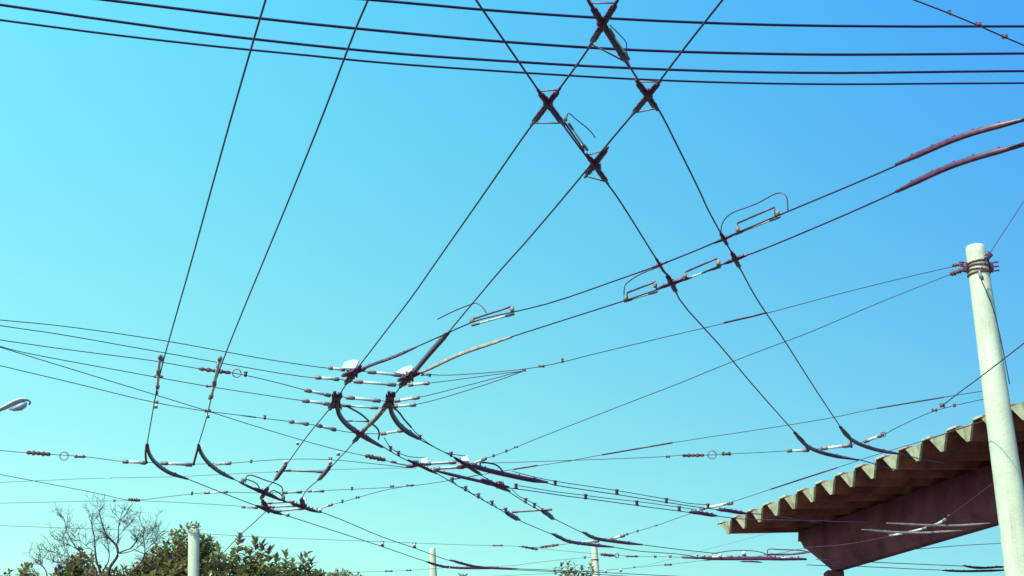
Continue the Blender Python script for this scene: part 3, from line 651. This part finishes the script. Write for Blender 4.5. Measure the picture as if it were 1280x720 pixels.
# added pale lip over every opening: sunlight on the sheet edge, put into colour
for n in range(NF + 1):
    bm = bmesh.new(); c = (n - .5) * PERr
    if n == 0: c += .04
    box(bm, RP(c, -LEAN + .004, H + TH * .5 + .003), .04, .236, .036, U, .2)
    link('sunlit_crest_edge', bm, ENDC, roof, smooth=False)
# beams
def beam(v, wd=.42, mats=BEAM):
    zt = -.01; zb = -.93
    def sec(u, t): # t: 0 at the pointed end, 1 full
        # bevelled V shaped section
        pts = [(-wd * .5, zt), (-wd * .5 - .02, zt - .52 * t), (-wd * .5, zb * t + .22), (-wd * .22, zb * t), (wd * .22, zb * t), (wd * .5, zb * t + .22), (wd * .5, zt - .52 * t), (wd * .5, zt)]
        return [RP(u, v + a, b - SL * (v + a) + SL * (v - wd * .5)) for a, b in pts]
    bm = bmesh.new(); us = [(.02, .36), (.10, .38), (1.05, 1), (3.0, 1), (6, 1), (10, 1), (NF * PERr - .05, 1)]
    R = [[bm.verts.new(p) for p in sec(u, t)] for u, t in us]
    for a, b in zip(R, R[1:]):
        for i in range(8): bm.faces.new((a[i], a[(i + 1) % 8], b[(i + 1) % 8], b[i]))
    bm.faces.new(R[0]); bm.faces.new(R[-1][::-1])
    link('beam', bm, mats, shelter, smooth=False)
    def px_of(p):
        q = p - EYE; return 640 + F * q.dot(RT) / q.dot(FW)
    u0 = min((abs(px_of(RP(i * .01, v, zb)) - 1042), i * .01) for i in range(400))[1]
    for uc in (u0, u0 + 12.5, u0 + 23):
        bm = bmesh.new(); c = RP(uc, v, 0); zt_ = c.z + zb - SL * v + SL * (v - wd * .5) - SL * 0
        for (x0, z0) in ((0, 0),):
            box(bm, Vector((c.x, c.y, (zt_ - SL * v * 0) / 2)), .34, .34, zt_ + .02, None, .06)
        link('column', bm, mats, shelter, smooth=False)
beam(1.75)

# ================================================================== trees
LEAF = mat('leaf_green', (.25, .24, .07), .38, 0, .4, 3, col2=(.15, .15, .05), spec=.5)
LEAF2 = mat('leaf_olive', (.46, .36, .12), .38, 0, .4, 3, col2=(.27, .21, .08), spec=.5)
LEAF3 = mat('leaf_dusty', (.24, .11, .10), .45, 0, .4, 3, col2=(.13, .05, .065), spec=.4)
BARK = mat('bark', (.10, .055, .06), .85, 0, .4, 14, bump=.4)
TWIG = mat('dry_bark', (.11, .04, .065), .85, 0, .4, 14)
for m_ in (LEAF, LEAF2, LEAF3):
    nt_ = m_.node_tree; pb = nt_.nodes['Principled BSDF']; tr = nt_.nodes.new('ShaderNodeBsdfTranslucent'); mixs = nt_.nodes.new('ShaderNodeMixShader')
    mixs.inputs[0].default_value = .35
    nt_.links.new(pb.inputs['Base Color'].links[0].from_socket, tr.inputs['Color'])
    nt_.links.new(pb.outputs[0], mixs.inputs[1]); nt_.links.new(tr.outputs[0], mixs.inputs[2])
    nt_.links.new(mixs.outputs[0], nt_.nodes['Material Output'].inputs['Surface'])
def leaf(bm, p, d, L, W, mi=0):
    """folded leaf: four faces along a midrib"""
    d = d.normalized(); s = d.cross(Vector((random.uniform(-.4, .4), random.uniform(-.4, .4), 1)))
    if s.length < .05: s = Vector((1, 0, 0))
    s.normalize(); n = s.cross(d).normalized(); droop = -n * .12 * L if n.z > 0 else n * .12 * L
    a = bm.verts.new(p); m1 = bm.verts.new(p + d * L * .5); t = bm.verts.new(p + d * L + droop)
    l = bm.verts.new(p + d * L * .45 + s * W * .5 + n * W * .14); r = bm.verts.new(p + d * L * .45 - s * W * .5 + n * W * .14)
    for f in ((a, m1, l), (m1, t, l), (a, r, m1), (m1, r, t)):
        bm.faces.new(f).material_index = mi
def rosette(bm, base, up, n, L, step):
    for i in range(n):
        a = i * 2.4 + random.uniform(-.3, .3); e = random.uniform(.15, .75) + (.5 if i > n * .75 else 0)
        s, u = frame(up)
        d = (s * math.cos(a) + u * math.sin(a)) * math.cos(e) + up * math.sin(e)
        leaf(bm, base + up * step * i, d, L * random.uniform(.75, 1.15), L * random.uniform(.44, .6), random.choice((0, 0, 1, 1, 2)))
def leafy(label, blobs, y, L=.13, dens=1.0, group='leafy trees', trunk_w=.12, name='leafy_tree', spikes=(), step=.028, nl=13):
    """blobs: (px, py_top, radius_px, height factor)"""
    cs = []
    for px, py, r, f in blobs:
        T = at_y(px, py, y + random.uniform(-.4, .4)); k = mpp(T); R = r * k
        cs.append((T - Vector((0, 0, R * f)), R, f))
    cx = sum(c.x for c, *_ in cs) / len(cs); base = Vector((cx, y + .2, 0))
    root = empty(name, base, label, 'tree', group)
    bm = bmesh.new()
    stems = []
    # lower crown, below the frame: rounder and looser
    xs = [c.x for c, *_ in cs]; zt = min(c.z for c, *_ in cs); wd = max(.7, (max(xs) - min(xs)) * .5)
    lower = [(Vector((cx + random.uniform(-.8, .8) * wd, y + random.uniform(0, .7), zt - .95 - .36 * q)), random.uniform(.6, .85), .85) for q in range(6)]
    for c, R, f in lower:
        for i in range(150):
            th = random.uniform(0, 2 * PI); z = random.uniform(-1, 1); q = math.sqrt(1 - z * z)
            v = Vector((math.cos(th) * q, math.sin(th) * q, z)); p = c + Vector((v.x * R, v.y * R, v.z * R * f)) * random.uniform(.6, 1)
            if p.z > zt - .25: continue
            rosette(bm, p, (v + Vector((0, 0, .6))).normalized(), 12, max(L, .12) * 1.15, .03)
    for c, R, f in cs:
        n = int(120 * dens * (R / .5) ** 2)
        for i in range(n):
            th = random.uniform(0, 2 * PI); z = random.uniform(-.9, 1); q = math.sqrt(1 - z * z); rr = random.uniform(.55, 1.0) ** .6
            v = Vector((math.cos(th) * q, math.sin(th) * q, z)); p = c + Vector((v.x * R, v.y * R, v.z * R * f)) * rr
            p += Vector([random.gauss(0, .03) for _ in range(3)])
            if noise.noise(p * 2.6) < -.34: continue
            up = (v + Vector((0, 0, 1.1)) + Vector([random.gauss(0, .25) for _ in range(3)])).normalized()
            p -= up * step * nl * .8
            rosette(bm, p, up, nl, L, step)
        stems.append(c)
    for px, py, hpx in spikes:
        T = at_y(px, py, y - .3); k = mpp(T); up = Vector((random.uniform(-.1, .1), random.uniform(-.1, .1), 1)).normalized(); h = hpx * k
        rosette(bm, T - up * h, up, int(h / .016), L * 1.05, .016)
    cr = link('crown', bm, LEAF, root, smooth=False); cr.data.materials.append(LEAF2); cr.data.materials.append(LEAF3)
    bm = bmesh.new(); fork = Vector((cx, y, min(c.z for c in stems) - 1.6 if stems else 2)); fork.z = max(1.2, fork.z)
    tube(bm, [base, base.lerp(fork, .5) + Vector((.08, 0, 0)), fork], lambda i, n: trunk_w * (1.3 - .35 * i / max(1, n - 1)), 12)
    link('trunk', bm, BARK, root)
    bm = bmesh.new()
    for c, RR in [(q[0], q[1]) for q in cs]:
        m = fork.lerp(c, .5) + Vector((random.uniform(-.2, .2), random.uniform(-.2, .2), -.1))
        tube(bm, [fork - Vector((0, 0, .1)), m, c], lambda i, n: trunk_w * .75 * (1 - .8 * i / n), 8)
        for j in range(7):
            e = c + Vector([random.gauss(0, .3 * RR) for _ in range(3)]) - Vector((0, 0, .15)); tube(bm, [m.lerp(c, .3), e.lerp(m, .3) , e], lambda i, n: .02 * (1 - .7 * i / n), 5)
    link('limbs', bm, BARK, root)
    return root
leafy('tall leafy tree crowding the squat pale pole, fullest crown of the row', [(232, 664, 26, 1.2), (208, 686, 26, 1.0), (186, 702, 26, 1.0), (256, 672, 18, 1.2), (262, 694, 26, 1.0), (222, 700, 34, 1), (196, 716, 34, 1), (250, 716, 36, 1)], 26,
      L=.13, dens=1.5, spikes=[(222, 664, 18), (236, 660, 14), (248, 662, 14), (205, 680, 14), (262, 672, 16), (180, 697, 12)])
leafy('leafy tree with upright spiky shoots right of the squat pole', [(300, 702, 14, 1.1), (322, 704, 14, 1.1), (284, 712, 22, 1), (312, 714, 30, 1), (338, 714, 18, 1)], 25,
      L=.15, dens=1.3, spikes=[(299, 671, 42), (318, 674, 40), (328, 681, 34), (273, 686, 26), (307, 687, 26), (337, 687, 28), (290, 692, 26), (313, 690, 26), (280, 697, 20), (345, 698, 20)])
leafy('small bushy tree with pointed tips, further right along the row', [(360, 708, 13, 1.0), (384, 709, 13, 1), (350, 716, 18, 1), (374, 717, 22, 1), (396, 717, 14, 1)], 27,
      L=.15, dens=1.3, spikes=[(357, 690, 32), (383, 692, 30), (366, 698, 18), (376, 698, 18), (390, 700, 16), (348, 700, 16)])
leafy('low rounded green tree at the right end of the left row', [(424, 714, 20, .7), (408, 717, 16, .7), (442, 718, 16, .7)], 30, L=.07, dens=3.0, step=.02, nl=9)
leafy('leafy tree top wrapped around the feet of the bare branches', [(103, 694, 18, 1.0), (92, 708, 24, .9), (118, 708, 26, .9), (142, 716, 22, .8), (160, 715, 16, .8)], 26.5,
      L=.13, dens=1.4, spikes=[(103, 688, 14), (95, 695, 12), (115, 695, 12)])
leafy('small leafy tip second from the left edge', [(36, 712, 9, 1), (31, 718, 10, 1)], 26, L=.10, dens=3, spikes=[(33, 706, 14), (40, 706, 16)])
leafy('small leafy tip nearest the left edge', [(10, 720, 12, 1)], 26, L=.10, dens=3, spikes=[(12, 714, 12), (6, 717, 10)])
leafy('dark sparse tree left of the far pole at bottom centre', [(712, 716, 11, .9), (735, 714, 11, .9), (722, 722, 16, 1), (700, 719, 8, 1)], 30, L=.11, dens=1.3,
      spikes=[(710, 703, 18), (702, 706, 16), (718, 707, 12), (738, 705, 18), (728, 708, 14), (694, 711, 8)], group='leafy trees')
leafy('tiny leafy tip at the bottom left of the thin far pole', [(578, 722, 6, .8)], 34, L=.10, dens=3, spikes=[(575, 718, 8), (582, 718, 8)])

# tuft on top of squat pole
tb_ = at_y(242, 660, 24.4); bm = bmesh.new()
for i in range(9):
    a = random.uniform(0, 2 * PI); up = Vector((math.cos(a) * .6, math.sin(a) * .6, 1)).normalized()
    rosette(bm, tb_ + Vector((math.cos(a) * .07, math.sin(a) * .07, -.03)), up, 7, .07, .014)
tf = link('plant_tuft', bm, LEAF, None, tb_.copy(), smooth=False); tf.data.materials.append(LEAF2); tf.data.materials.append(LEAF3)
tag(tf, 'leafy tuft sprouting from the top of the squat pale pole', 'plant')

# bare tree
def bare():
    y = 25.6
    base = Vector((at_y(134, 720, y).x, y, 0))
    root = empty('bare_tree', base, 'leafless tree with thin forking branches left of the squat pole', 'tree')
    tw = bmesh.new(); k = mpp(at_y(130, 700, y))
    main = [[(134, 724), (137, 710), (147, 694), (146, 683), (140, 676), (133, 669), (128, 655), (124, 641)],
            [(147, 692), (156, 688), (164, 685), (171, 676), (178, 666), (184, 658)],
            [(145, 684), (148, 672), (148, 660), (150, 650), (152, 642)],
            [(126, 716), (121, 702), (119, 688), (118, 672), (115, 656), (115, 642)],
            [(120, 712), (108, 694), (97, 687), (90, 677), (83, 662), (80, 648)],
            [(162, 718), (172, 708), (179, 698), (181, 688), (180, 676), (177, 667)],
            [(60, 724), (57, 713), (52, 705), (50, 692)],
            [(130, 712), (136, 700), (136, 686), (134, 674)],
            [(112, 718), (96, 706), (82, 704), (70, 703), (62, 702)],
            [(150, 692), (160, 690), (170, 686), (178, 678), (186, 668), (192, 660)],
            [(104, 704), (88, 696), (76, 694), (68, 690)],
            [(119, 690), (110, 684), (100, 676)], [(98, 687), (88, 682), (76, 676)],
            [(141, 676), (150, 668), (156, 660), (162, 656)], [(60, 716), (70, 720), (76, 712)], [(181, 688), (190, 680), (196, 672)],
            [(165, 718), (158, 722), (150, 730)], [(200, 716), (190, 708), (176, 706)]]
    def twigs(P, lvl):
        for _ in range(7 if lvl == 0 else 4 if lvl == 1 else 2):
            i = random.randrange(len(P) // 3, len(P)); p = P[i]
            d = (P[min(i + 1, len(P) - 1)] - P[max(0, i - 1)]).normalized()
            d = (d + Vector((random.gauss(0, .8), random.gauss(0, .6), random.gauss(.15, .4)))).normalized()
            L = random.uniform(.10, .32) * (1 if lvl == 0 else .6); Q = [p]
            for s in range(4):
                d = (d + Vector([random.gauss(0, .22) for _ in range(3)]) + Vector((0, 0, .07))).normalized(); Q.append(Q[-1] + d * L / 4)
            tube(tw, Q, lambda j, n: (.0055 if lvl == 0 else .003) * (1 - .6 * j / n), 4, n=2)
            if lvl < 2: twigs(Q, lvl + 1)
    bb = bmesh.new()
    for bi, b in enumerate(main):
        dy = random.uniform(-.5, .5) if bi else 0
        P = [at_y(a, c_, y + dy * (j / len(b))) for j, (a, c_) in enumerate(b)]
        r0 = (.028, .013, .012, .018, .015, .014, .012, .013, .010, .009, .009, .007, .007, .006, .006, .006, .01, .008)[bi]
        r0 *= 1.1; S = smooth_pts(P, 4); tube(bb, S, lambda i, n: r0 * (1 - .75 * i / n), 7, False); twigs(S, 0)
        if bi in (0, 3, 4, 5, 6, 8, 16):
            q = P[0]; tube(bb, [Vector((base.x, y, 3.4)), Vector(((base.x + q.x) / 2, y, (3.4 + q.z) / 2 - .2)), q], lambda i, n: .05 - (.05 - r0) * i / n, 8)
    link('branches', bb, TWIG, root); link('twigs', tw, TWIG, root)
    bm = bmesh.new(); tube(bm, [base, base + Vector((.05, 0, 1.8)), Vector((base.x, y, 3.45))], lambda i, n: .12 - .06 * i / n, 12); link('trunk', bm, BARK, root)
bare()

# ================================================================== ground (below the frame)
def sheet(name, x0, x1, y0, y1, z, m):
    bm = bmesh.new(); bm.faces.new([bm.verts.new(v) for v in ((x0, y0, z), (x1, y0, z), (x1, y1, z), (x0, y1, z))])
    return tag(link(name, bm, m, smooth=False), kind='structure')
sheet('ground', -800, 800, -800, 800, 0, mat('dry_earth', (.16, .12, .085), .95, 0, .3, .6))
sheet('road', -300, 300, 4, 21, .004, mat('asphalt', (.055, .053, .055), .9, 0, .25, 5))
bm = bmesh.new(); box(bm, Vector((0, 21.1, .07)), .18, 600, .14, Vector((1, 0, 0)), .1)
tag(link('kerb', bm, mat('kerb_stone', (.35, .33, .3), .9), smooth=False), kind='structure')

# ================================================================== light and sky
SUN_EL = math.radians(50); SUN_AZ = math.radians(222)      # compass-like: 0 = +Y, clockwise
sd = Vector((math.sin(SUN_AZ) * math.cos(SUN_EL), math.cos(SUN_AZ) * math.cos(SUN_EL), math.sin(SUN_EL)))
ld = bpy.data.lights.new('sun', 'SUN'); ld.energy = 2.15; ld.angle = math.radians(.5); ld.color = (1, .95, .84)
lo = bpy.data.objects.new('sun', ld); C.objects.link(lo); lo.rotation_euler = (-sd).to_track_quat('-Z', 'Y').to_euler(); lo.location = (0, 0, 40)
w = bpy.data.worlds.new('World'); scn.world = w; w.use_nodes = True; nt = w.node_tree
bg = nt.nodes['Background']; sky = nt.nodes.new('ShaderNodeTexSky'); sky.sky_type = 'NISHITA'; sky.sun_disc = False
sky.sun_elevation = SUN_EL; sky.sun_rotation = SUN_AZ; sky.air_density = 1.0; sky.dust_density = 1.0; sky.ozone_density = 1.0
# warm-to-cool cast of the air: a smooth factor of direction, low left paler, high right bluer
tc = nt.nodes.new('ShaderNodeTexCoord'); sx = nt.nodes.new('ShaderNodeSeparateXYZ'); nt.links.new(tc.outputs['Generated'], sx.inputs[0])
def mth(op, a, b=None):
    n = nt.nodes.new('ShaderNodeMath'); n.operation = op
    for i, v in enumerate((a, b)):
        if v is None: continue
        if isinstance(v, (int, float)): n.inputs[i].default_value = v
        else: nt.links.new(v, n.inputs[i])
    return n.outputs[0]
cx_ = mth('MAXIMUM', mth('MINIMUM', sx.outputs['X'], .45), -.45); cz_ = mth('MAXIMUM', mth('MINIMUM', sx.outputs['Z'], .6), .05); xz_ = mth('MULTIPLY', cx_, cz_)
comb = nt.nodes.new('ShaderNodeCombineColor')
x2_ = mth('MULTIPLY', cx_, cx_)
for i, (a, b, c, d, e) in enumerate(((-0.444, -1.171, -0.807, -0.426, -0.624), (-0.27, -0.743, 1.199, -0.643, -0.585), (-0.77, -0.53, 2.058, 0.732, 0.368))):
    t = mth('ADD', mth('ADD', mth('MULTIPLY', cx_, b), a), mth('ADD', mth('MULTIPLY', cz_, c), mth('MULTIPLY', xz_, d)))
    nt.links.new(mth('EXPONENT', mth('ADD', t, mth('MULTIPLY', x2_, e))), comb.inputs[i])
mxs = nt.nodes.new('ShaderNodeMix'); mxs.data_type = 'RGBA'; mxs.blend_type = 'MULTIPLY'; mxs.inputs['Factor'].default_value = 1
nt.links.new(sky.outputs[0], mxs.inputs['A']); nt.links.new(comb.outputs[0], mxs.inputs['B'])
nt.links.new(mxs.outputs['Result'], bg.inputs['Color'])
bg.inputs['Strength'].default_value = .12
scn.render.engine = 'CYCLES'
scn.view_settings.view_transform = 'Standard'; scn.view_settings.look = 'None'; scn.view_settings.gamma = 1; scn.view_settings.exposure = 1.0
